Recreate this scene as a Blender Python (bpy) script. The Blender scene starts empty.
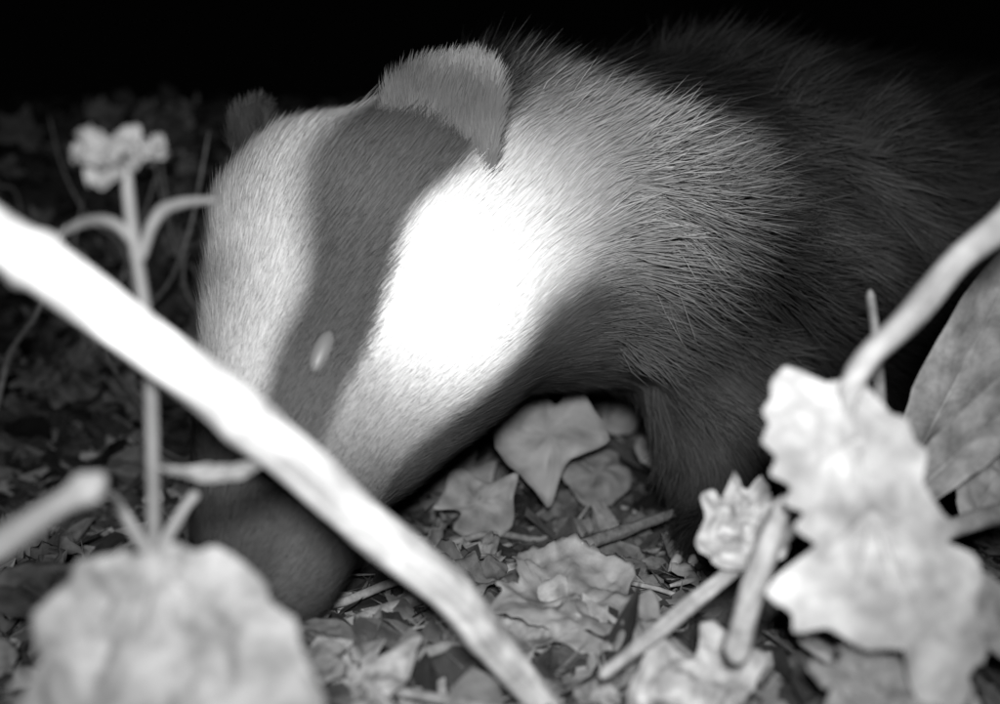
import bpy, bmesh, math, random
import numpy as np
from mathutils import Vector, Matrix, noise
random.seed(7); rng = np.random.default_rng(7)
CM = 0.01
scene = bpy.context.scene
col = scene.collection
EYE_H = 11.0   # camera height in cm

def at(a, e, d):
    """survey point: bearing slope a, elevation slope e, distance d (cm)"""
    return Vector((a*d, d, EYE_H + e*d))

# ------------------------------------------------------------------ ground
PY = [0, 48, 60, 80, 100, 130, 155, 220]
PZ = [0, 0, 1.2, 7, 17, 38, 50, 54]
def h(x, y):
    yy = y - 0.3*max(0.0, min(x, 120)-5)
    b = float(np.interp(yy, PY, PZ))
    n = noise.noise(Vector((x*.06, y*.06, 1)))*1.4 + noise.noise(Vector((x*.25, y*.25, 4)))*.5
    k = min(1, max(0, (y-10)/20))
    return b + n*k - .3

# ------------------------------------------------------------------ materials
def grey_mat(name, lo, hi, scale=200, rough=.8, bump=.4, bscale=600, objrand=0.0, stretch=None,
             attr=None, vein=False, transl=0.0, detail=5, bdist=.0006):
    m = bpy.data.materials.new(name); m.use_nodes = True
    nt = m.node_tree; N = nt.nodes; Lk = nt.links
    bs = N["Principled BSDF"]; out = N["Material Output"]
    bs.inputs["Roughness"].default_value = rough
    bs.inputs["Specular IOR Level"].default_value = .25
    tc = N.new("ShaderNodeTexCoord"); src = tc.outputs["Object"]
    if stretch:
        mp = N.new("ShaderNodeMapping"); mp.inputs["Scale"].default_value = stretch
        Lk.new(src, mp.inputs[0]); src = mp.outputs[0]
    nz = N.new("ShaderNodeTexNoise"); nz.inputs["Scale"].default_value = scale
    nz.inputs["Detail"].default_value = detail; nz.inputs["Roughness"].default_value = .65
    Lk.new(src, nz.inputs["Vector"])
    mr = N.new("ShaderNodeMapRange"); mr.inputs[1].default_value = .3; mr.inputs[2].default_value = .7
    mr.inputs[3].default_value = lo; mr.inputs[4].default_value = hi
    Lk.new(nz.outputs[0], mr.inputs[0]); val = mr.outputs[0]
    if objrand > 0:
        oi = N.new("ShaderNodeObjectInfo")
        r = N.new("ShaderNodeMapRange"); r.inputs[3].default_value = 1-objrand; r.inputs[4].default_value = 1+objrand
        Lk.new(oi.outputs["Random"], r.inputs[0])
        mu = N.new("ShaderNodeMath"); mu.operation = 'MULTIPLY'
        Lk.new(val, mu.inputs[0]); Lk.new(r.outputs[0], mu.inputs[1]); val = mu.outputs[0]
    if attr:
        an = N.new("ShaderNodeAttribute"); an.attribute_name = attr
        mu = N.new("ShaderNodeMath"); mu.operation = 'MULTIPLY'
        Lk.new(val, mu.inputs[0]); Lk.new(an.outputs["Fac"], mu.inputs[1]); val = mu.outputs[0]
    Lk.new(val, bs.inputs["Base Color"])
    nb = N.new("ShaderNodeTexNoise"); nb.inputs["Scale"].default_value = bscale; nb.inputs["Detail"].default_value = 6
    Lk.new(src, nb.inputs["Vector"])
    bp = N.new("ShaderNodeBump"); bp.inputs["Strength"].default_value = bump; bp.inputs["Distance"].default_value = bdist
    Lk.new(nb.outputs[0], bp.inputs["Height"]); Lk.new(bp.outputs[0], bs.inputs["Normal"])
    if transl > 0:
        tr = N.new("ShaderNodeBsdfTranslucent"); Lk.new(val, tr.inputs[0]); Lk.new(bp.outputs[0], tr.inputs["Normal"])
        mx = N.new("ShaderNodeMixShader"); mx.inputs[0].default_value = transl
        Lk.new(bs.outputs[0], mx.inputs[1]); Lk.new(tr.outputs[0], mx.inputs[2]); Lk.new(mx.outputs[0], out.inputs[0])
    return m

M_soil = grey_mat("soil", .02, .08, 60, .95, .8, 300, bdist=.002)
M_frag = grey_mat("litter_fragments", .40, .95, 150, .85, .4, 700, attr="tone", transl=.1)
M_dead = grey_mat("dead_leaf", .05, .16, 90, .8, .6, 400, objrand=.6, attr="vein", transl=.08)
M_bank = grey_mat("bank_ivy_leaf", .06, .13, 70, .6, .3, 400, objrand=.6, attr="vein")
M_ivy = grey_mat("ivy_leaf", .11, .20, 70, .6, .3, 400, objrand=.3, attr="vein", transl=.1)
M_pale = grey_mat("pale_leaf", .16, .33, 70, .85, .8, 300, attr="vein", transl=.10, bdist=.0008)
M_soft = grey_mat("soft_leaf", .11, .19, 60, .85, .5, 300, attr="vein", transl=.1)
M_stalk = grey_mat("dry_stalk", .20, .44, 70, .75, .7, 200, attr="vein")
M_stem = grey_mat("thin_stem", .07, .12, 60, .7, .5, 260, attr="vein")
M_twig = grey_mat("twig_bark", .09, .26, 160, .85, .7, 500, objrand=.4, attr="vein")
M_ptwig = grey_mat("pale_twig_bark", .12, .30, 160, .85, .9, 350, attr="vein", bdist=.001)
M_petal = grey_mat("petal", .10, .18, 200, .7, .2, 500, transl=.2)
M_nose = grey_mat("nose_skin", .03, .05, 400, .5, .6, 1500, bdist=.0003)
M_claw = grey_mat("claw_horn", .3, .4, 200, .4, .2, 500)
M_eye = bpy.data.materials.new("eye_shine"); M_eye.use_nodes = True
_b = M_eye.node_tree.nodes["Principled BSDF"]; _b.inputs["Base Color"].default_value = (.10, .10, .10, 1)  # grey base colour stands in for the shine of the eye
_b.inputs["Roughness"].default_value = .5; _b.inputs["Specular IOR Level"].default_value = .35
def fur_mat():
    m = bpy.data.materials.new("badger_fur"); m.use_nodes = True
    N = m.node_tree.nodes; b = N["Principled BSDF"]
    a = N.new("ShaderNodeAttribute"); a.attribute_name = "tone"
    m.node_tree.links.new(a.outputs["Fac"], b.inputs["Base Color"])
    b.inputs["Roughness"].default_value = .9; b.inputs["Specular IOR Level"].default_value = .05
    return m
M_fur = fur_mat()

# ------------------------------------------------------------------ object helpers
def finish(name, verts, faces, mat, parent=None, smooth=True, attrs=None, origin=None, **props):
    origin = Vector((0, 0, 0)) if origin is None else Vector(origin)
    me = bpy.data.meshes.new(name)
    me.from_pydata([((v[0]-origin[0])*CM, (v[1]-origin[1])*CM, (v[2]-origin[2])*CM) for v in verts], [], faces)
    if attrs:
        for k, arr in attrs.items():
            at_ = me.attributes.new(k, 'FLOAT', 'POINT'); at_.data.foreach_set("value", np.asarray(arr, dtype=np.float32))
    me.materials.append(mat)
    if smooth: me.polygons.foreach_set("use_smooth", [True]*len(me.polygons))
    ob = bpy.data.objects.new(name, me); col.objects.link(ob)
    if parent:
        ob.parent = parent
        ob.location = origin*CM - parent.matrix_world.translation if parent.type == 'EMPTY' else origin*CM - parent.location
    else:
        ob.location = origin*CM
    for k, v in props.items(): ob[k] = v
    return ob

def empty(name, loc, **props):
    e = bpy.data.objects.new(name, None); e.empty_display_size = .02; e.location = Vector(loc)*CM
    col.objects.link(e); bpy.context.view_layer.update()
    for k, v in props.items(): e[k] = v
    return e

def catmull(pts, n):
    P = [np.array(p, float) for p in pts]
    P = [2*P[0]-P[1]] + P + [2*P[-1]-P[-2]]
    out = []
    for i in range(1, len(P)-2):
        for k in range(n):
            t = k/n
            a, b, c, d = P[i-1], P[i], P[i+1], P[i+2]
            out.append(.5*((2*b)+(-a+c)*t+(2*a-5*b+4*c-d)*t*t+(-a+3*b-3*c+d)*t**3))
    out.append(P[-2]); return out

def tube(pts, radii, seg=14, n=8, rough=.05, ridges=.0, seed=0, nodes=(), tips=True, fibre=1.0):
    """tapered, slightly irregular stem. pts with radius each"""
    q = catmull([list(p)+[r] for p, r in zip(pts, radii)], n)
    V = []; F = []; A = []
    N = len(q); up = Vector((.13, .3, 1)).normalized()
    acc = 0; tot = sum((Vector(q[i][:3])-Vector(q[i-1][:3])).length for i in range(1, N))
    for i, p in enumerate(q):
        c = Vector(p[:3]); r = max(p[3], .01)
        t = (Vector(q[min(i+1, N-1)][:3])-Vector(q[max(i-1, 0)][:3])).normalized()
        x = t.cross(up).normalized(); y = x.cross(t)
        if i: acc += (c-Vector(q[i-1][:3])).length
        f = i/(N-1)
        for nd, amt in nodes:
            r *= 1+amt*math.exp(-((f-nd)/.016)**2)
        if tips:
            e = min(acc, tot-acc); r *= min(1, .55+.45*e/max(.4*p[3]*2, .01))
        off = x*noise.noise(Vector((seed, acc*.25, 1)))*r*.35+y*noise.noise(Vector((seed, acc*.25, 7)))*r*.35
        for k in range(seg):
            a = 2*math.pi*k/seg
            rr = r*(1+rough*2*noise.noise(Vector((math.cos(a)*1.5+seed, math.sin(a)*1.5, acc*.5)))+ridges*math.cos(a*6+acc*.15))
            V.append(c+off+x*math.cos(a)*rr+y*math.sin(a)*rr)
            A.append(1+fibre*(.22*noise.noise(Vector((math.cos(a)*5+seed, math.sin(a)*5, acc*.22)))+.25*noise.noise(Vector((a*.6, seed, acc*.8))))
                     - sum(.3*math.exp(-((f-nd)/.006)**2) for nd, _ in nodes))
    for i in range(N-1):
        for k in range(seg):
            k2 = (k+1) % seg
            F.append((i*seg+k, i*seg+k2, (i+1)*seg+k2, (i+1)*seg+k))
    V.append(Vector(q[0][:3])); V.append(Vector(q[-1][:3])); A += [.5, .5]
    for k in range(seg):
        k2 = (k+1) % seg
        F.append((len(V)-2, k2, k)); F.append((len(V)-1, (N-1)*seg+k, (N-1)*seg+k2))
    return V, F, {"vein": A}

def segdist(p, a, b):
    ab = b-a; t = max(0, min(1, (p-a).dot(ab)/max(1e-9, ab.length_squared)))
    return (p-(a+ab*t)).length, t

def leaf_data(outline, rings=10, per=4, centre=None, veins=(), depth=.05, cup=.0, crumple=.1, cf=1.5, seed=0, thick=.03, edge=0.02, veinw=.08, veinamp=.06, veintone=.35, fold=0, ruffle=.3):
    """flat outline (cm) -> double-sided crinkled leaf lying in local XY, normal +Z"""
    pts = [tuple(p) for p in outline]
    m = len(pts); sm = []
    for i in range(m):
        a, b, c, d = [np.array(pts[(i+k-1) % m], float) for k in range(4)]
        for k in range(per):
            t = k/per
            sm.append(.5*((2*b)+(-a+c)*t+(2*a-5*b+4*c-d)*t*t+(-a+3*b-3*c+d)*t**3))
    c0 = np.mean(sm, axis=0) if centre is None else np.array(centre, float)
    R = max(np.linalg.norm(s-c0) for s in sm)
    V = []; A = []; S = len(sm)
    def disp(x, y, f):
        p = Vector((x, y))
        z = cup*((x-c0[0])**2+(y-c0[1])**2)/R + fold*abs(x)
        z += crumple*(noise.noise(Vector((x*cf/R*1.2, y*cf/R*1.2, seed*3.1)))*1.6+noise.noise(Vector((x*cf/R*3.6, y*cf/R*3.6, seed*1.7)))*.6+noise.noise(Vector((x*cf/R*9, y*cf/R*9, seed*1.3)))*.12)
        tone = 1.0
        if veins:
            dm = 99
            for (a, b) in veins:
                dd, t = segdist(p, Vector(a), Vector(b)); dm = min(dm, dd+.03*t*R)
            z -= veinamp*math.exp(-(dm/(veinw*1.6))**2)
            z += veinamp*.5*math.sin(min(dm/(R*.33), 1)*math.pi)
            tone += veintone*math.exp(-(dm/veinw)**2)
        z += crumple*ruffle*f**4*noise.noise(Vector((math.atan2(y-c0[1], x-c0[0])*3, seed, 0)))
        tone += .5*noise.noise(Vector((x*4/R, y*4/R, seed+9)))+.25*noise.noise(Vector((x*13/R, y*13/R, seed+5)))
        return z, tone
    rr = [0]+[((i+1)/rings)**.85 for i in range(rings)]
    for i, f in enumerate(rr):
        for k in range(S if i else 1):
            q = c0+(sm[k]-c0)*f
            e = 1+(edge*random.uniform(-1, 1) if i == rings else 0)
            q = c0+(q-c0)*e
            z, t = disp(q[0], q[1], f)
            V.append([q[0], q[1], z]); A.append(t)
    F = []
    for k in range(S): F.append((0, 1+k, 1+(k+1) % S))
    for i in range(1, rings):
        o = 1+(i-1)*S; o2 = o+S
        for k in range(S):
            k2 = (k+1) % S; F.append((o+k, o2+k, o2+k2, o+k2))
    n = len(V)
    V += [[v[0], v[1], v[2]-thick] for v in V]; A += A
    F += [tuple(n+i for i in reversed(f)) for f in F]
    o = n-S
    for k in range(S):
        k2 = (k+1) % S; F.append((o+k, n+o+k, n+o+k2, o+k2))
    return V, F, {"vein": A}

def place(V, M):
    return [M @ Vector(v) for v in V]

# ------------------------------------------------------------------ ground sheet
def axis(lo, hi, d0, d1, fine):
    a = list(np.arange(d0, d1+1e-6, fine)); st = fine
    x = d1
    while x < hi: st *= 1.35; x += st; a.append(x)
    st = fine; x = d0; b = []
    while x > lo: st *= 1.35; x -= st; b.append(x)
    return b[::-1]+a
gx = axis(-4000, 4000, -75, 100, 1.2); gy = axis(-600, 6000, 14, 165, 1.2)
GV = [(x, y, h(x, y)) for y in gy for x in gx]; nx = len(gx)
GF = [(j*nx+i, j*nx+i+1, (j+1)*nx+i+1, (j+1)*nx+i) for j in range(len(gy)-1) for i in range(nx-1)]
g = finish("ground", GV, GF, M_soil, kind="structure", label="dark woodland soil rising into a bank")

# ------------------------------------------------------------------ litter fragments (stuff)
V = []; F = []; A = []
def frag(c, size, nrm, tone, elong=1.0):
    nrm = nrm.normalized(); t = nrm.orthogonal().normalized(); t.rotate(Matrix.Rotation(random.uniform(0, 6.28), 3, nrm)); b = nrm.cross(t)
    k = random.randint(6, 9); o = len(V); bend = random.uniform(-.6, .8)*size; ph = random.uniform(0, 3)
    V.append(c); A.append(tone)
    for ring in (.55, 1):
        for i in range(k):
            a = 2*math.pi*i/k
            r = size*ring*random.uniform(.6, 1.15)
            u = math.cos(a)*r*elong; v = math.sin(a)*r
            V.append(c+t*u+b*v+nrm*(bend*(v/size)**2*.6+random.uniform(-.12, .12)*size)); A.append(tone*random.uniform(.75, 1.2))
    for i in range(k):
        j = (i+1) % k
        F.append((o, o+1+i, o+1+j)); F.append((o+1+i, o+1+k+i, o+1+k+j, o+1+j))
for i in range(15000):
    near = random.random() < .6
    if near: y = random.uniform(17, 75); x = random.uniform(-.62, .62)*y+random.uniform(-4, 4)
    else: y = random.uniform(60, 160); x = random.uniform(-.62, .6)*y
    s = random.choice([.25, .4, .5, .7, .9, 1.3])*random.uniform(.7, 1.2)*(1 if near else 1.5)
    up = Vector((random.gauss(0, .5), random.gauss(-.25, .5), 1))
    dim = 1 if near else .5  # far litter toned down: darkness of the bank put into its colour
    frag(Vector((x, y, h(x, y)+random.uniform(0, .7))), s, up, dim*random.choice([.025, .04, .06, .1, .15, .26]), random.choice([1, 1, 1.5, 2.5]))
for i in range(5000):
    y = random.uniform(18, 95); x = random.uniform(-.62, .62)*y
    frag(Vector((x, y, h(x, y)+random.uniform(.1, .9))), random.uniform(.05, .09), Vector((random.gauss(0, .4), random.gauss(-.2, .4), 1)), random.choice([.06, .12, .2, .3]), random.uniform(8, 26))
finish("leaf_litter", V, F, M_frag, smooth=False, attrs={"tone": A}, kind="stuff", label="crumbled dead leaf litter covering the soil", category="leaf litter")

# ------------------------------------------------------------------ leaf outlines
def mirror(h_): return h_+[(-x, y) for x, y in reversed(h_[1:-1] if abs(h_[-1][0]) < 1e-6 else h_[1:])]
IVY = mirror([(0, 1.05), (.2, .68), (.36, .5), (.58, .54), (.85, .5), (.76, .2), (.68, -.02), (.78, -.3), (.45, -.42), (.18, -.38), (0, -.2)])
OAK = mirror([(0, 1.3), (.25, 1.15), (.22, .95), (.5, .85), (.52, .65), (.3, .5), (.58, .35), (.6, .12), (.3, 0), (.5, -.2), (.42, -.42), (.18, -.55), (.1, -.95), (0, -1.1)])
OVAL = mirror([(0, 1.35), (.2, 1.0), (.42, .6), (.52, .15), (.48, -.3), (.3, -.7), (.1, -.95), (0, -1.05)])
LOB = mirror([(0, 1.1), (.16, .98), (.3, .9), (.34, .72), (.42, .62), (.6, .68), (.74, .62), (.84, .48), (.76, .3), (.74, .12), (.84, -.02), (.8, -.2), (.62, -.3), (.42, -.42), (.25, -.45), (0, -.32)])
LAN = mirror([(0, 2.2), (.12, 1.7), (.3, .9), (.36, .2), (.3, -.6), (.14, -1.3), (0, -1.7)])
PLATE = [(-.85, .15), (-.6, .62), (-.25, .95), (-.05, .9), (.12, .62), (.28, .66), (.5, 1.0), (.72, .7), (.95, .25), (.9, .0), (.55, -.2), (.3, -.35), (.2, -.72), (.05, -.95), (-.3, -.6), (-.6, -.35), (-.8, -.15)]
ROUND = [(-.7, .1), (-.62, .5), (-.3, .8), (.1, .85), (.35, .65), (.62, .6), (.8, .2), (.6, .05), (.68, -.3), (.4, -.7), (.0, -.75), (-.2, -.5), (-.5, -.55), (-.75, -.25)]
VS = {"IVY": [((0, -.2), (0, 1)), ((0, -.2), (.8, .48)), ((0, -.2), (-.8, .48)), ((0, -.2), (.7, -.3)), ((0, -.2), (-.7, -.3))],
      "OAK": [((0, -1.1), (0, 1.2))]+[((0, y), (s*.5, y+.3)) for y in (-.5, 0, .45) for s in (1, -1)],
      "OVAL": [((0, -1.1), (0, 1.3))]+[((0, y), (s*.45, y+.35)) for y in (-.6, -.2, .2, .6) for s in (1, -1)],
      "LOB": [((0, -.35), (0, 1.1)), ((0, -.35), (.75, .6)), ((0, -.35), (-.75, .6)), ((0, -.35), (.8, -.15)), ((0, -.35), (-.8, -.15))],
      "LAN": [((0, -1.7), (0, 2.1))],
      "PLATE": [((.05, -.9), (-.1, .85)), ((0, -.3), (.5, .9)), ((0, -.3), (-.75, .2)), ((0, -.2), (.85, .15))],
      "ROUND": [((0, -.7), (0, .8)), ((0, -.4), (.6, .4)), ((0, -.4), (-.6, .3))]}
SH = {"IVY": IVY, "OAK": OAK, "OVAL": OVAL, "LOB": LOB, "LAN": LAN, "PLATE": PLATE, "ROUND": ROUND}
def shape_leaf(kind, size, **kw):
    jit = [(x*size*random.uniform(.9, 1.1), y*size*random.uniform(.92, 1.08)) for x, y in SH[kind]]
    ve = [((a[0]*size, a[1]*size), (b[0]*size, b[1]*size)) for a, b in VS[kind]]
    return leaf_data(jit, veins=ve, **kw)
def orient(pos, nrm, spin):
    nrm = Vector(nrm).normalized(); q = Vector((0, 0, 1)).rotation_difference(nrm)
    return Matrix.Translation(Vector(pos)) @ q.to_matrix().to_4x4() @ Matrix.Rotation(spin, 4, 'Z')

def libmesh(key, kind, mat, **kw):
    V, F, A = shape_leaf(kind, 1.0, rings=6, per=3, thick=.02, **kw)
    ob = finish("tmp", V, F, mat, attrs=A); me = ob.data; me.name = key; bpy.data.objects.remove(ob); return me
dead_lib = [libmesh("dead_leaf", k, M_dead, crumple=c, cup=u, seed=i, veinw=.05, veinamp=.05, cf=1.8, fold=fo, edge=.05) for i, (k, c, u, fo) in enumerate(
    [("OAK", .3, .2, .3), ("OVAL", .3, .35, .4), ("OVAL", .4, -.3, -.3), ("PLATE", .3, .15, .2), ("OAK", .4, -.2, .5), ("OVAL", .5, .5, .6), ("ROUND", .3, -.4, .2), ("ROUND", .2, .2, 0)])]
ivy_lib = [libmesh("pale_torn_leaf", kd, M_ivy, crumple=.08+.03*i, cup=.08*(-1)**i, seed=20+i, veinw=.03, veinamp=.03, veintone=.15) for i, kd in enumerate(["PLATE", "ROUND", "PLATE", "ROUND"])]
bank_lib = [libmesh("bank_ivy_leaf", "IVY", M_bank, crumple=.2+.08*i, cup=.2*(-1)**i, seed=26+i, veinw=.03, veinamp=.04, veintone=.3) for i in range(4)]
def add_leaf(me, name, pos, nrm, spin, size, label, cat, group=None):
    ob = bpy.data.objects.new(name, me); col.objects.link(ob)
    M = orient(Vector(pos)*CM, nrm, spin)
    ob.matrix_world = M @ Matrix.Diagonal((size, size, size, 1))
    ob["label"] = label; ob["category"] = cat
    if group: ob["group"] = group
    return ob
cnt = 0
while cnt < 135:
    y = random.uniform(27, 78) if cnt < 85 else random.uniform(75, 135)
    x = random.uniform(-.55, .55)*y
    sz = random.uniform(.9, 2.2)*(1 if y < 75 else 1.4)
    nrm = (random.gauss(0, .4), random.gauss(-.35, .35), 1)
    add_leaf(random.choice(dead_lib), "dead_leaf", (x, y, h(x, y)+random.uniform(.5, 1.3)), nrm, random.uniform(0, 6.28), sz,
             "curled dry dead leaf lying on the leaf litter", "leaf", "dead leaves on the ground"); cnt += 1
for i in range(95):
    y = random.uniform(72, 138); x = random.uniform(-.56, -.22)*y if i < 78 else random.uniform(-.2, .12)*y
    add_leaf(random.choice(bank_lib), "ivy_leaf", (x, y, h(x, y)+random.uniform(1, 4)), (random.gauss(0, .6), -1+random.gauss(0, .4), random.gauss(.6, .5)),
             random.gauss(0, 1.2), random.uniform(1.8, 3.8), "ivy leaf growing on the dark bank", "ivy leaf", "ivy leaves on the bank")
for j, (a, e, d, sp, sz, nr) in enumerate([(.045, -.092, 56, -.1, 3.5, (-.1, -1, .15)), (.122, -.05, 72, -.6, 3.0, (.2, -1, .3)), (-.015, -.15, 54, 2.2, 2.4, (0, -1, .3)),
                            (.01, -.075, 72, 2.5, 2.8, (.1, -1, .3)), (-.05, -.13, 62, -.9, 2.8, (-.2, -1, .4)), (.165, -.1, 64, 1.1, 2.2, (.1, -1, .8)),
                            (.09, -.03, 80, .2, 2.8, (0, -1, .2)), (-.03, -.05, 80, 3.0, 2.8, (-.2, -1, .3)), (.15, -.02, 86, 2.0, 2.8, (0, -1, .4)), (.10, -.12, 60, 2.6, 2.8, (0.2, -1, .9))]):
    add_leaf(ivy_lib[j % 4], "dead_leaf", at(a, e, d), nr, sp, sz, "flat pale torn leaf on the litter beneath the badger", "leaf", "pale torn leaves under the badger")

# ------------------------------------------------------------------ twigs
def twig(name, pts, radii, mat, label, cat="twig", seed=0, group=None, **kw):
    V, F, A = tube(pts, radii, seed=seed, **kw)
    o = finish(name, V, F, mat, attrs=A, origin=pts[0], label=label, category=cat)
    if group: o["group"] = group
    return o
twig("dry_stalk", [at(-.66, .215, 21), at(-.5, .115, 21.5), at(-.4, .044, 22.3), at(-.25, -.07, 23.7), at(-.1, -.198, 26), at(0, -.3, 28.6), at(.05, -.36, 30.5)],
     [.66, .62, .60, .60, .58, .54, .5], M_stalk, "thick pale bare dry stalk leaning across the badger", "stalk", seed=3, seg=48, n=22, rough=.09, ridges=.015,
     nodes=((.22, .22), (.50, .14), (.79, .14)), fibre=2.0)
tw = [([at(-.10, -.26, 41), at(.02, -.215, 45), at(.12, -.18, 50), at(.19, -.155, 55)], [.32, .34, .3, .25], M_twig, "long thin twig lying across the leaf litter"),
      ([at(-.17, -.28, 37), at(-.05, -.235, 41), at(.06, -.205, 44)], [.28, .3, .2], M_twig, "thin dark twig on the litter"),
      ([at(.10, -.325, 29), at(.17, -.27, 30), at(.235, -.215, 31), at(.275, -.18, 32)], [.20, .25, .22, .16], M_ptwig, "short pale twig propped on dead leaves"),
      ([at(.235, -.31, 27), at(.25, -.25, 27), at(.27, -.19, 27.2), at(.285, -.145, 27.5)], [.36, .33, .29, .2], M_ptwig, "pale broken twig standing beside a lobed leaf"),
      ([at(.37, .062, 33), at(.378, -.02, 32.5), at(.383, -.12, 32), at(.38, -.25, 31)], [.16, .17, .18, .2], M_twig, "thin upright grass stalk behind a leaf"),
      ([at(.42, -.19, 30), at(.47, -.172, 31), at(.56, -.14, 33)], [.3, .32, .3], M_twig, "grey twig lying behind a lobed leaf"),
      ([at(.3, -.285, 31), at(.36, -.32, 29), at(.42, -.36, 28)], [.25, .25, .2], M_twig, "dark broken twig on the ground")]
for i, (p, r, m, l) in enumerate(tw): twig("twig", p, r, m, l, seed=10+i, n=12, rough=.16, fibre=1.6)
for i in range(26):
    y = random.uniform(32, 75); x = random.uniform(-.5, .5)*y; a = random.uniform(-.9, .9); L = random.uniform(4, 12)
    p = []
    for k in range(4):
        xx = x+math.cos(a)*L*k/3; yy = y+math.sin(a)*L*k/3; p.append(Vector((xx+random.uniform(-.3, .3), yy, h(xx, yy)+random.uniform(.6, 1.5))))
    r = random.uniform(.08, .22); twig("twig", p, [r, r, r*.9, r*.6], M_twig, "small dead twig among the leaf litter", seed=30+i, group="twigs in the leaf litter", seg=8, n=4)
for i in range(14):
    y = random.uniform(68, 105); x = random.uniform(-.52, -.27)*y; z = h(x, y)
    p = [Vector((x, y, z-1))]
    lean = random.uniform(-.9, .9)
    for k in range(1, 5): p.append(Vector((x+lean*k*3+random.uniform(-1, 1), y-k*.8, z+k*random.uniform(3, 5)-(.5*k*k if i % 2 else 0))))
    twig("plant_stem", p, [.22, .2, .18, .15, .1], M_twig, "thin bare plant stem growing on the bank", "plant stem", seed=70+i, group="stems on the bank", seg=8, n=5)

# ------------------------------------------------------------------ lobed leaf on thick stalk
HO = [(850,378),(868,382),(885,400),(893,412),(908,418),(918,440),(930,450),(928,480),(945,505),(958,520),(955,540),(975,545),(984,565),(978,600),(990,640),(975,665),(985,700),(950,712),(925,690),(912,660),(920,645),(895,640),(870,642),(850,634),(835,625),(805,630),(800,612),(775,597),(785,578),(802,568),(832,560),(820,545),(800,530),(807,515),(790,507),(795,490),(775,478),(780,462),(766,445),(773,430),(768,415),(778,400),(779,385),(795,368),(815,372),(835,382)]
k_ = 26.0/1000
J = (852, 380)
def loc(p, J=J, k=k_): return ((p[0]-J[0])*k, -(p[1]-J[1])*k)
veins = [(loc(J), loc(q)) for q in [(880, 510), (775, 420), (925, 450)]]+[(loc((880, 510)), loc(q)) for q in [(970, 690), (785, 590), (975, 560), (850, 625), (915, 650)]]+[(loc((862, 440)), loc((790, 490)))]
plant_r = empty("lobed_leaf_plant", at(.352, -.028, 26), label="withered pale lobed leaf drooping from a thick curved stalk", category="leaf")
V, F, A = leaf_data([loc(p) for p in HO], rings=40, per=6, centre=loc((868, 500)), veins=veins, crumple=.26, cup=-.10, cf=2.2, seed=12, thick=.03, edge=.012, veinw=.06, veinamp=.12, veintone=.28, ruffle=.15)
Mx = Matrix.Translation(at(.347, -.028, 26.2)) @ Matrix.Rotation(math.radians(80), 4, 'X') @ Matrix.Rotation(math.radians(-3), 4, 'Z')
finish("leaf_blade", place(V, Mx), F, M_pale, parent=plant_r, attrs=A, origin=at(.352, -.028, 26))
V, F, A = tube([at(.60, .24, 27), at(.515, .14, 27), at(.455, .09, 27), at(.405, .03, 26.6), at(.37, -.005, 26.2), at(.352, -.035, 26), at(.349, -.07, 26.2)], [.50, .46, .38, .34, .32, .30, .12], seg=20, n=10, seed=4, rough=.09, ridges=.02)
finish("stalk", V, F, M_pale, parent=plant_r, attrs=A, origin=at(.352, -.028, 26))

SO = [(705,560),(692,545),(703,520),(700,498),(716,488),(722,502),(738,470),(752,488),(768,474),(774,500),(790,492),(798,520),(790,545),(780,560),(760,568),(730,572)]
kk = 30/1000
V, F, A = leaf_data([loc(p, (745, 568), kk) for p in SO], rings=16, per=4, veins=[(loc((745, 568), (745, 568), kk), loc(q, (745, 568), kk)) for q in [(700, 505), (738, 475), (768, 478), (795, 515)]], crumple=.4, cup=.1, cf=2.4, seed=18, veinamp=.06, veinw=.05, veintone=.1, fold=.25)
Mx = Matrix.Translation(at(.245, -.216, 30.5)) @ Matrix.Rotation(math.radians(75), 4, 'X')
finish("dead_leaf", place(V, Mx), F, M_pale, attrs=A, label="small crinkled pale leaf curled upright on the litter", category="leaf")

def ground_leaf(kind, pos, nrm, spin, size, mat, label, name="dead_leaf", **kw):
    kw = {**dict(rings=16, per=4, crumple=.13*size, cup=.08, cf=2.2, veinw=.025*size, veinamp=.03*size, thick=.03, edge=.03, veintone=.15), **kw}
    V, F, A = shape_leaf(kind, size, **kw)
    return finish(name, place(V, orient((0, 0, 0), nrm, spin)), F, mat, attrs=A, label=label, category="leaf").__setattr__("location", Vector(pos)*CM)
ground_leaf("LOB", at(.10, -.245, 37), (.1, -.35, 1), 1.9, 4.0, M_ivy, "broad pale dead leaf lying flat on the ground", seed=31, crumple=.35)
ground_leaf("PLATE", at(.04, -.27, 36), (-.2, -.4, 1), 1.0, 2.4, M_dead, "torn dead leaf half under a pale leaf", seed=45)
ground_leaf("PLATE", at(.20, -.345, 28.5), (0, -.8, 1), .3, 2.3, M_pale, "crinkled torn pale leaf on the ground", seed=32)
ground_leaf("LOB", at(.39, -.345, 25.5), (.1, -.7, 1), 2.2, 2.1, M_soft, "lobed leaf below the drooping leaf", seed=33)
ground_leaf("OAK", at(.0, -.23, 40), (0, -.4, 1), 1.2, 2.4, M_dead, "curled brown leaf beside a twig", seed=34)
ground_leaf("OVAL", at(-.17, -.29, 35), (0, -.7, 1), 1.2, 1.8, M_dead, "curled dead leaf near the badger's nose", seed=35)
ground_leaf("OVAL", at(-.12, -.33, 30), (0, -.7, 1), -.6, 1.4, M_dead, "small crumpled leaf beside the leaning stalk", seed=36)
ground_leaf("ROUND", at(-.18, -.31, 31), (0, -.9, 1), 2.2, 1.1, M_ivy, "small curled leaf beside the leaning stalk", seed=37)
ground_leaf("OVAL", at(-.44, -.24, 33), (0, -.6, 1), 1.5, 2.4, M_dead, "dead leaf lying behind the flower", seed=38)
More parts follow.
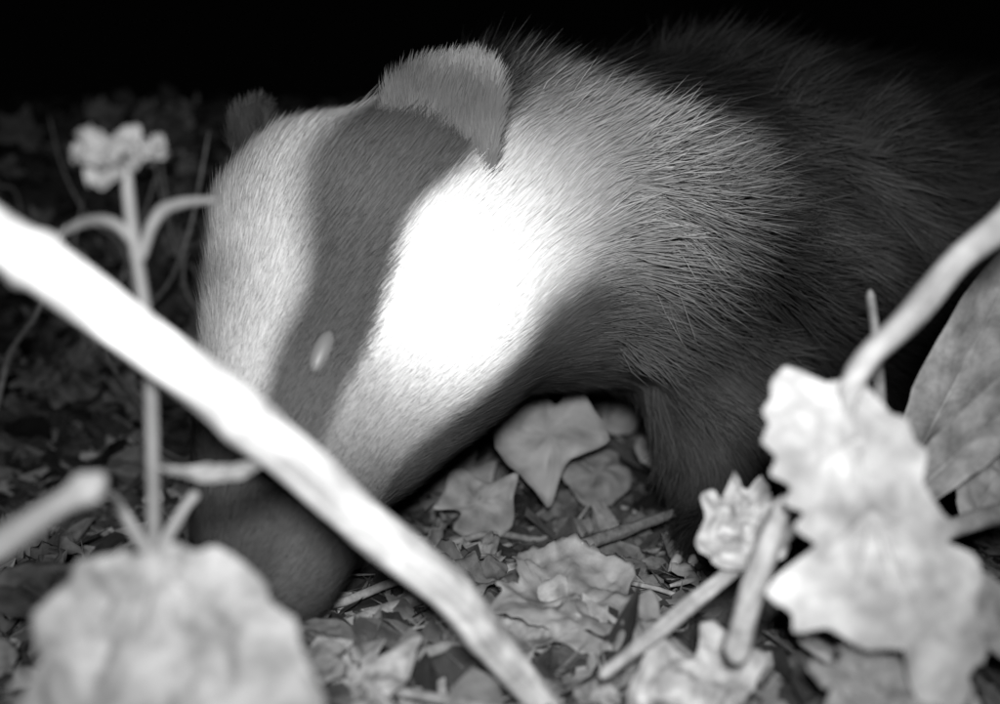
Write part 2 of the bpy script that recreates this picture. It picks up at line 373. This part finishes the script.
ground_leaf("LAN", at(.46, -.02, 36), (-.3, -1, .25), -.75, 3.4, M_dead, "long folded dry leaf leaning behind the stalk", seed=39, fold=.5, crumple=.3)
ground_leaf("LAN", at(.475, .03, 39), (.3, -1, .15), -.35, 3.0, M_dead, "long dark dry leaf standing behind the stalk", seed=40, fold=.5, crumple=.3)
ground_leaf("LAN", at(.47, -.09, 33.5), (-.2, -1, .4), -1.0, 2.6, M_dead, "narrow dry leaf propped behind the lobed leaf", seed=41, fold=.4, crumple=.3)
ground_leaf("OVAL", at(.50, -.12, 35), (-.2, -1, .5), -.8, 2.6, M_soft, "broad dry leaf propped behind the lobed leaf", seed=46, fold=.3)
ground_leaf("OVAL", at(.50, -.27, 27), (-.5, -1, .4), .2, 1.5, M_soft, "dry leaf edge standing beside the lobed leaf", seed=42)

BO = [(150,560),(172,553),(196,562),(212,556),(240,572),(262,590),(272,612),(298,628),(306,655),(322,684),(330,715),(300,750),(240,765),(170,770),(100,765),(50,745),(30,712),(36,680),(44,662),(40,632),(52,605),(64,590),(80,570),(108,568),(124,560),(136,566)]
kb = 22/1000; JB = (150, 570)
V, F, A = leaf_data([loc(p, JB, kb) for p in BO], rings=30, per=5, centre=loc((175, 660), JB, kb), veins=[(loc(JB, JB, kb), loc(q, JB, kb)) for q in [(50, 670), (80, 740), (150, 760), (225, 755), (290, 690), (262, 610)]],
                    crumple=.34, cup=-.08, cf=2.6, seed=16, veinamp=.08, veinw=.07, veintone=.2, edge=.01, ruffle=.2)
Mx = Matrix.Translation(at(-.35, -.207, 22)) @ Matrix.Rotation(math.radians(72), 4, 'X')
finish("broad_leaf", place(V, Mx), F, M_soft, attrs=A, label="broad crinkled soft leaf at the foot of the flower", category="leaf")

# ------------------------------------------------------------------ flower
FD = 25
base = at(-.345, -.225, FD)
fl = empty("flowering_plant", base, label="small pale flower on a thin upright stem", category="flower")
def part(name, pts, rad, mat, **kw):
    V, F, A = tube(pts, rad, **kw); return finish(name, V, F, mat, parent=fl, attrs=A, origin=base)
part("stem", [at(-.345, -.24, FD), at(-.347, -.13, FD), at(-.35, -.02, FD), at(-.358, .06, FD), at(-.368, .13, FD), at(-.374, .185, FD)], [.19, .17, .16, .15, .15, .14], M_stem, n=8, seed=40, rough=.05)
part("side_stalk", [at(-.36, .09, FD), at(-.345, .135, FD), at(-.32, .15, FD+.6), at(-.28, .153, FD+1.4)], [.12, .15, .14, .08], M_stem, n=8, seed=41)
part("side_stalk", [at(-.362, .105, FD), at(-.385, .128, FD), at(-.415, .13, FD+.5), at(-.45, .112, FD+1)], [.12, .15, .14, .08], M_stem, n=8, seed=42)
part("side_stalk", [at(-.346, -.21, FD), at(-.365, -.18, FD-.3), at(-.380, -.155, FD-.5), at(-.392, -.142, FD-.6)], [.17, .17, .13, .18], M_soft, n=6, seed=43)
part("side_stalk", [at(-.344, -.21, FD), at(-.33, -.18, FD-.2), at(-.315, -.155, FD-.3), at(-.303, -.14, FD-.3)], [.16, .16, .12, .15], M_soft, n=6, seed=44)
fc = at(-.376, .190, FD)
for i in range(11):
    a = 2*math.pi*i/11+random.uniform(-.15, .15)
    L = random.uniform(.85, 1.15)
    V, F, A = leaf_data([(0, 0), (.16, .25), (.28, .6), (.26, .85), (.05, 1.0), (-.2, .92), (-.3, .6), (-.14, .25)], rings=6, per=3, crumple=.2, cup=.2, seed=i, thick=.04)
    Mx = Matrix.Translation(fc) @ Matrix.Rotation(math.radians(34), 4, 'X') @ Matrix.Rotation(a, 4, 'Z') @ Matrix.Rotation(math.radians(random.uniform(0, 36)), 4, 'X') @ Matrix.Diagonal((L*1.25, L*1.2, L, 1))
    finish("petal", place(V, Mx), F, M_petal, parent=fl, attrs=A, origin=base)
bm = bmesh.new(); bmesh.ops.create_icosphere(bm, subdivisions=3, radius=.42)
for v in bm.verts: v.co *= 1+.25*noise.noise(v.co*9)
finish("flower_centre", [v.co+fc+Vector((0, 0, .12)) for v in bm.verts], [[q.index for q in f.verts] for f in bm.faces], M_petal, parent=fl, origin=base); bm.free()
twig("bud_twig", [at(-.54, -.215, 21), at(-.48, -.178, 21), at(-.435, -.15, 21), at(-.41, -.135, 21), at(-.396, -.122, 21)], [.28, .30, .24, .36, .14], M_soft, "short soft twig ending in a bud", seed=55, n=8, rough=.18, fibre=1.5)
ground_leaf("LAN", at(-.275, -.122, 25), (0, -1, .5), 1.62, .7, M_ivy, "pale curled leaf scrap hanging beside the stalk", name="leaf_scrap", seed=44, cup=.6, crumple=.15)

# ------------------------------------------------------------------ BADGER
O = Vector((-3.2, 46, 18.5)); NOSE = at(-.234, -.228, 36.8)
Fv = (NOSE-O).normalized()
Lv = Vector((.44, -.88, .06)); Lv = (Lv-Fv*Lv.dot(Fv)).normalized()
Uv = Fv.cross(Lv).normalized()
if Uv.x > 0: Uv = -Uv
balls = []
def chain(pts, n=5):
    for (a, ra), (b, rb) in zip(pts[:-1], pts[1:]):
        for k in range(n+1):
            t = k/n; balls.append((a.lerp(b, t), ra+(rb-ra)*t))
chain([(at(-.080, .112, 46), 6.2), (at(-.160, .10, 45), 5.9), (at(-.172, .02, 43.5), 5.4), (at(-.197, -.075, 41), 4.4), (at(-.216, -.155, 38.8), 3.6), (at(-.230, -.212, 37), 2.8)])
chain([(at(-.080, .112, 46), 6.1), (at(-.07, .03, 44.5), 5.2), (at(-.15, -.07, 42), 3.9)])
chain([(at(-.10, .115, 49), 6.0), (at(-.15, .02, 46), 5.0)])
# neck: brings the cheek smoothly into the shoulder
chain([(at(-.080, .112, 46), 6.1), (at(-.01, .115, 47.7), 6.5), (at(.08, .118, 51), 7.4), (at(.20, .115, 58), 9.0)], 7)
chain([(at(-.07, .04, 44.8), 5.2), (at(-.01, .065, 46.8), 5.2), (at(.08, .085, 51), 5.8), (at(.18, .08, 57), 6.6)], 7)
trunk = [(at(-.03, .12, 50), 6.8), (at(.09, .125, 54), 7.8), (at(.22, .122, 61), 9.6), (at(.36, .10, 67), 11.3), (at(.50, .09, 73), 12.3), (at(.62, .085, 79), 11.8), (at(.70, .085, 83), 9.5)]
chain(trunk, 6)
def leg(pts): chain(pts, 6)
gz = lambda x, y: h(x, y)
def P3(x, y, z): return Vector((x, y, z))
leg([(P3(11, 55, 14), 4.8), (P3(11.0, 53.8, 8.5), 3.5), (P3(11.6, 53, 4), 2.5), (P3(12.3, 52.5, gz(12.3, 52.5)+2), 2.2), (P3(10.6, 50.5, gz(10.6, 50.5)+1.6), 1.9)])
leg([(P3(17, 66, 14), 5), (P3(19, 66.5, 8), 3.6), (P3(18, 67, 5), 2.4), (P3(18, 67, gz(18, 67)+2), 2.1), (P3(16.2, 65.5, gz(16.2, 65.5)+1.6), 1.9)])
leg([(P3(49, 73, 15), 7), (P3(45, 70, 9), 5), (P3(50, 70.5, 5), 2.6), (P3(48.5, 70, gz(48.5, 70)+2), 2.1), (P3(45.5, 69, gz(45.5, 69)+1.6), 1.9)])
leg([(P3(56, 86, 15), 6.5), (P3(53, 86, 10), 4.5), (P3(58, 86.5, 8), 2.6), (P3(56, 86, gz(56, 86)+2), 2.1), (P3(53, 85, gz(53, 85)+1.6), 1.9)])
chain([(P3(60, 86, 19), 4), (P3(66, 89, 16), 2.6), (P3(72, 91, 12), 1.2)], 6)
bm = bmesh.new()
for c, r in balls:
    bmesh.ops.create_icosphere(bm, subdivisions=3, radius=r*CM, matrix=Matrix.Translation(c*CM))
me = bpy.data.meshes.new("body_src"); bm.to_mesh(me); bm.free()
tmp = bpy.data.objects.new("tmp_body", me); col.objects.link(tmp)
rm = tmp.modifiers.new("r", 'REMESH'); rm.mode = 'VOXEL'; rm.voxel_size = .0045; rm.use_smooth_shade = True
sm_ = tmp.modifiers.new("s", 'SMOOTH'); sm_.iterations = 22; sm_.factor = .6
dg = bpy.context.evaluated_depsgraph_get(); bme = bpy.data.meshes.new_from_object(tmp.evaluated_get(dg)); bpy.data.objects.remove(tmp)
bme.name = "body"
def arr(me):
    n = len(me.vertices); v = np.empty(n*3, np.float32); me.vertices.foreach_get("co", v); v = v.reshape(-1, 3).astype(float)
    nr = np.empty(n*3, np.float32); me.vertices.foreach_get("normal", nr); nr = nr.reshape(-1, 3).astype(float)
    me.calc_loop_triangles(); t = np.empty(len(me.loop_triangles)*3, np.int32); me.loop_triangles.foreach_get("vertices", t)
    return v/CM, nr, t.reshape(-1, 3)
BVt, BNr, BT = arr(bme)
npv = lambda v: np.array(v, float)
def ss(x, a, b):
    t = np.clip((x-a)/(b-a), 0, 1); return t*t*(3-2*t)
def headcoords(p):
    q = p-npv(O); s = q@npv(Fv); l = q@npv(Lv); u = q@npv(Uv); return s, l, u
def wob(p, f, ph):
    return np.sin(p[:, 0]*f+ph)*np.sin(p[:, 1]*f*1.3+ph*2)+np.sin(p[:, 2]*f*1.1+ph*3+p[:, 0]*f*.6)
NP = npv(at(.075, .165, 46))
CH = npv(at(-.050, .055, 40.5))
def gau(p, c, r): return np.exp(-(((p-c)/np.array(r))**2).sum(1))
def tone_fn(p):
    s, l, u = headcoords(p)
    th = np.degrees(np.arctan2(l, u+1.0))
    w = 6.5
    a = np.abs(th+2+1.5*wob(p, .8, 1))
    sw = 17+ss(s, 3, 11)*5
    stripe = 1-ss(a, sw-w, sw+w)
    ab = 58+ss(-s, -7, 1)*24
    cheek = ss(a, ab-w, ab+w)*(1-ss(a, 130, 150))
    hot = gau(p, CH, (3.9, 8, 4.4))  # illuminator's blown-out hot spot, painted into the white cheek fur
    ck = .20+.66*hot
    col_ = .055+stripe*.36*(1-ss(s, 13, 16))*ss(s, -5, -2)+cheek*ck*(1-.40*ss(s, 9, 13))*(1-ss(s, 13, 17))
    col_ = col_+.02*wob(p, .5, 2)*(1-stripe)*(1-cheek)*.5
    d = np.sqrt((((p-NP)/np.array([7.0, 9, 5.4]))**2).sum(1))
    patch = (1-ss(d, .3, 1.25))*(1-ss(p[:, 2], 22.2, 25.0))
    body = .032+.032*wob(p, .3, 1.0)*.6 - .012*ss(-p[:, 2], -9, -4)
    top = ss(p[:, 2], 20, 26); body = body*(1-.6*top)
    body = body+.065*gau(p, npv(at(.28, .13, 54)), (6, 12, 3.6))*(1+.4*wob(p, .9, 3))  # lit sheen on the flank, added to the fur tone
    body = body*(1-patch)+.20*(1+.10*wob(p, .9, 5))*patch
    hw = ss(s, -5.5, 1.5)*(1-ss(p[:, 0], 1.5, 5.5))
    return np.clip(body*(1-hw)+col_*hw, .010, .92)
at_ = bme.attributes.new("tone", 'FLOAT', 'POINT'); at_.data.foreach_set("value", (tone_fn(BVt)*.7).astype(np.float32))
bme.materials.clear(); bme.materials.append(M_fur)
root = empty("badger", (12, 55, 0), label="badger with striped face sniffing the woodland ground", category="badger")
def child(name, me_, loc_=(0, 0, 0), par=root):
    o = bpy.data.objects.new(name, me_); col.objects.link(o); o.parent = par; o.location = Vector(loc_)*CM-root.location
    return o
child("body", bme)
def ear(centre, face, upv, w, hgt, tn):
    face = Vector(face).normalized(); upv = Vector(upv); upv = (upv-face*upv.dot(face)).normalized(); sx = upv.cross(face)
    bm = bmesh.new(); bmesh.ops.create_icosphere(bm, subdivisions=5, radius=1)
    for v in bm.verts:
        x, y, z = v.co; r2 = x*x+z*z
        yy = y*.8 if y > 0 else y*.25+(1-min(1, r2/.75))*.30
        if y < 0 and r2 > .75: yy = y*.3
        z2 = z if z > 0 else z*1.15; x2 = x
        sq = 1+.16*math.sin(2*math.atan2(abs(z), abs(x)+1e-6))**2 if z > 0 else 1
        v.co = centre+sx*(x2*w*sq)+upv*(z2*hgt*(sq if z > 0 else 1))-face*(yy*1.1+1.1*max(0, -z))
    V = [v.co.copy() for v in bm.verts]; F = [[q.index for q in f.verts] for f in bm.faces]; bm.free()
    o = finish("ear", V, F, M_fur, parent=root, attrs={"tone": [tn for v in V]}, origin=(12, 55, 0)); o.location = (0, 0, 0)
    v_, n_, t_ = arr(o.data); v_ = v_+np.array([12, 55, 0])
    return v_, n_, t_, centre, upv, hgt, tn
e1 = ear(at(-.062, .222, 41.6), (-.30, -1, .25), (.02, 0, 1), 2.75, 3.2, .075)
e2 = ear(at(-.252, .215, 50), (-.7, -1, .1), (-.15, 0, 1), 1.5, 1.7, .03)
PV = []; PF = []; PT = []
def strands(v, nr, tri, density, lenfn, combfn, tonefn, width, lift, soft=None):
    a, b, c = v[tri[:, 0]], v[tri[:, 1]], v[tri[:, 2]]
    cr = np.cross(b-a, c-a); area = .5*np.linalg.norm(cr, axis=1)
    cen = (a+b+c)/3; n0 = cr/np.maximum(1e-9, 2*area[:, None])
    dens = density(cen, n0); cnt_ = rng.poisson(area*dens)
    idx = np.repeat(np.arange(len(tri)), cnt_); n = len(idx)
    r1 = np.sqrt(rng.random(n)); r2 = rng.random(n)
    w0, w1, w2 = 1-r1, r1*(1-r2), r1*r2
    p = a[idx]*w0[:, None]+b[idx]*w1[:, None]+c[idx]*w2[:, None]
    N_ = nr[tri[idx, 0]]*w0[:, None]+nr[tri[idx, 1]]*w1[:, None]+nr[tri[idx, 2]]*w2[:, None]
    N_ /= np.linalg.norm(N_, axis=1)[:, None]
    sf = np.ones(n)*.5 if soft is None else soft(p)     # 1 = coarse body hair
    L = lenfn(p)*rng.uniform(.65, 1.2, n)
    C = combfn(p); C = C-N_*(C*N_).sum(1)[:, None]; C /= np.maximum(1e-6, np.linalg.norm(C, axis=1))[:, None]
    cl = np.stack([wob(p, 1.3, 1), wob(p, 1.5, 4), wob(p, 1.2, 7)], 1)*(.05+.24*sf)[:, None]+np.stack([wob(p, .5, 2), wob(p, .6, 5), wob(p, .45, 3)], 1)*(.20*sf)[:, None]
    jit = (.07+.12*sf)[:, None]
    D = C+N_*(lift*rng.uniform(.6, 1.4, n))[:, None]+rng.normal(0, 1, (n, 3))*jit+cl; D /= np.linalg.norm(D, axis=1)[:, None]
    D2 = D*.8+C*.35-N_*.06+rng.normal(0, 1, (n, 3))*jit*.7; D2 /= np.linalg.norm(D2, axis=1)[:, None]
    W = np.cross(D, N_)+rng.normal(0, 1, (n, 3))*(.08+.16*sf)[:, None]; W /= np.linalg.norm(W, axis=1)[:, None]
    wd = (width(p)*rng.uniform(.7, 1.3, n))[:, None]*W
    p0 = p-N_*.05; p1 = p0+D*(L*.5)[:, None]; p2 = p1+D2*(L*.5)[:, None]
    vs = np.stack([p0-wd, p0+wd, p1-wd*.85, p1+wd*.85, p2], 1)
    t0 = tonefn(p)*(1+(.08+.2*sf)*rng.uniform(-1, 1, n))
    isb = (t0 < .25).astype(float)*(lenfn(p) > 1.9)
    tn = np.stack([t0, t0, t0*(1-.2*isb), t0*(1-.2*isb), t0*(1+.8*isb*rng.uniform(0, 1, n))], 1)
    o = sum(len(q) for q in PV)
    base_ = np.arange(n)*5+o
    PV.append(vs.reshape(-1, 3)); PT.append(tn.reshape(-1))
    f4 = np.stack([base_, base_+1, base_+3, base_+2], 1); f3 = np.stack([base_+2, base_+3, base_+4], 1)
    PF.append((f4, f3))
def bodyness(p):
    s, l, u = headcoords(p); return np.maximum(1-ss(s, -8, 2), ss(p[:, 0], 1.5, 7))
def legness(p):
    g_ = np.interp(p[:, 1]-.3*np.maximum(0, p[:, 0]-5), PY, PZ); return (1-ss(p[:, 2]-g_, 5, 9))*(p[:, 0] > 7)
def lenfn(p):
    s, l, u = headcoords(p); hl = 1.5-.75*ss(s, 3, 16)
    b = bodyness(p); low = 1-ss(p[:, 2], 9, 13)
    return (hl*(1-b)+(4.0-1.6*low)*b)*(1-legness(p))+1.6*legness(p)
Bdir = np.array([.86, .42, -.28])
def combfn(p):
    b = bodyness(p)[:, None]; lg = legness(p)[:, None]
    hd = -npv(Fv)+npv(Lv)*.25-npv(Uv)*.3
    c = hd*(1-b)+Bdir*b; return c*(1-lg)+np.array([.2, 0, -1])*lg
def dens(p, n0):
    b = bodyness(p); v = ss(-n0[:, 1], -.5, .1); far = (p[:, 0] > 48)
    return (190*(1-b)+65*b)*(.15+.85*v)*(1-.75*far)
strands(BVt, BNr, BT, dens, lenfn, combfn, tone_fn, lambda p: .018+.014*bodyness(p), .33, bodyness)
for v_, n_, t_, c_, up_, hg, tn_ in (e1, e2):
    def et(p):
        k = ((p-npv(c_))@npv(up_))/hg
        return tn_*(1+.6*ss(k, .4, .95))*(1+.25*wob(p, 1.6, 2))
    strands(v_, n_, t_, lambda p, n: np.full(len(p), 150.0), lambda p: np.full(len(p), .9), lambda p: np.tile(npv(up_)*.9+np.array([.35, .2, 0]), (len(p), 1)), et, lambda p: np.full(len(p), .02), .3, lambda p: np.full(len(p), .35))
AV = np.concatenate(PV)*CM; AT = np.concatenate(PT)
F4 = np.concatenate([f[0] for f in PF]); F3 = np.concatenate([f[1] for f in PF])
fm = bpy.data.meshes.new("fur"); n4, n3 = len(F4), len(F3)
fm.vertices.add(len(AV)); fm.vertices.foreach_set("co", AV.astype(np.float32).ravel())
fm.loops.add(n4*4+n3*3); fm.loops.foreach_set("vertex_index", np.concatenate([F4.ravel(), F3.ravel()]).astype(np.int32))
fm.polygons.add(n4+n3)
fm.polygons.foreach_set("loop_start", np.concatenate([np.arange(n4)*4, n4*4+np.arange(n3)*3]).astype(np.int32))
fm.update(calc_edges=True)
fm.polygons.foreach_set("use_smooth", np.ones(n4+n3, dtype=bool))
ta = fm.attributes.new("tone", 'FLOAT', 'POINT'); ta.data.foreach_set("value", np.clip(AT, 0, .93).astype(np.float32))
fm.materials.append(M_fur); child("fur", fm)
print("strands", len(AV)//5)
from mathutils.bvhtree import BVHTree
bvh = BVHTree.FromPolygons([Vector(v) for v in BVt], [tuple(t) for t in BT])
def surf(s, th):
    o = O+Fv*s; d = (Uv*math.cos(math.radians(th))+Lv*math.sin(math.radians(th)))
    hit = bvh.ray_cast(o+d*20, -d); return hit[0], hit[1]
def blob(name, c, ax, rad, mat):
    bm = bmesh.new(); bmesh.ops.create_icosphere(bm, subdivisions=4, radius=1)
    V = [c+ax[0]*v.co.x*rad[0]+ax[1]*v.co.y*rad[1]+ax[2]*v.co.z*rad[2] for v in bm.verts]; F = [[q.index for q in f.verts] for f in bm.faces]; bm.free()
    o = finish(name, V, F, mat, parent=root, origin=(12, 55, 0)); o.location = (0, 0, 0); return o
for th in (50, -50):
    p, n = surf(11.2, th)
    fw = (Fv-n*Fv.dot(n)).normalized(); blob("eye", p+n*.02, (fw, n.cross(fw), n), (.90, .40, .36), M_eye)
blob("nose", NOSE+Fv*1.6+Uv*.3, (Lv, Uv, Fv), (1.35, 1.0, .9), M_nose)
for k in range(5):
    b0 = Vector((9.4+.75*k-.6, 49.2-.1*k, gz(10.6, 50.5)+1.1)); tipd = Vector((-.5+.1*k, -1, -.35))
    V, F, A = tube([b0, b0+tipd*.9, b0+tipd*1.9+Vector((0, 0, -.35))], [.28, .2, .03], seg=8, n=4)
    o = finish("claw", V, F, M_claw, parent=root, attrs=A, origin=(12, 55, 0)); o.location = (0, 0, 0)

# ------------------------------------------------------------------ world, light, camera
w = bpy.data.worlds.new("World"); scene.world = w; w.use_nodes = True
N = w.node_tree.nodes; bg = N["Background"]
sky = N.new("ShaderNodeTexSky"); sky.sky_type = 'NISHITA'; sky.sun_disc = False; sky.sun_elevation = math.radians(2); sky.sun_rotation = math.radians(160)
bw = N.new("ShaderNodeRGBToBW"); w.node_tree.links.new(sky.outputs[0], bw.inputs[0]); w.node_tree.links.new(bw.outputs[0], bg.inputs[0])
bg.inputs[1].default_value = .0004
ld = bpy.data.lights.new("night_vision_illuminator", 'SPOT'); ld.energy = 22; ld.spot_size = math.radians(73); ld.spot_blend = 1.0; ld.shadow_soft_size = .02
lo = bpy.data.objects.new("night_vision_illuminator", ld); col.objects.link(lo)
lo.location = (0.0, -.07, .16)
tgt = at(-.03, .05, 44)*CM; lo.rotation_euler = (tgt-lo.location).to_track_quat('-Z', 'Y').to_euler()
cd = bpy.data.cameras.new("camera"); cam = bpy.data.objects.new("camera", cd); col.objects.link(cam); scene.camera = cam
cam.location = (0, 0, EYE_H*CM); cam.rotation_euler = (math.radians(90), 0, 0)
cd.sensor_width = 36; cd.lens = 36; cd.clip_start = .01; cd.clip_end = 200
cd.dof.use_dof = True; cd.dof.focus_distance = .43; cd.dof.aperture_fstop = 5.0
scene.view_settings.view_transform = 'Standard'; scene.view_settings.look = 'None'; scene.view_settings.exposure = 0
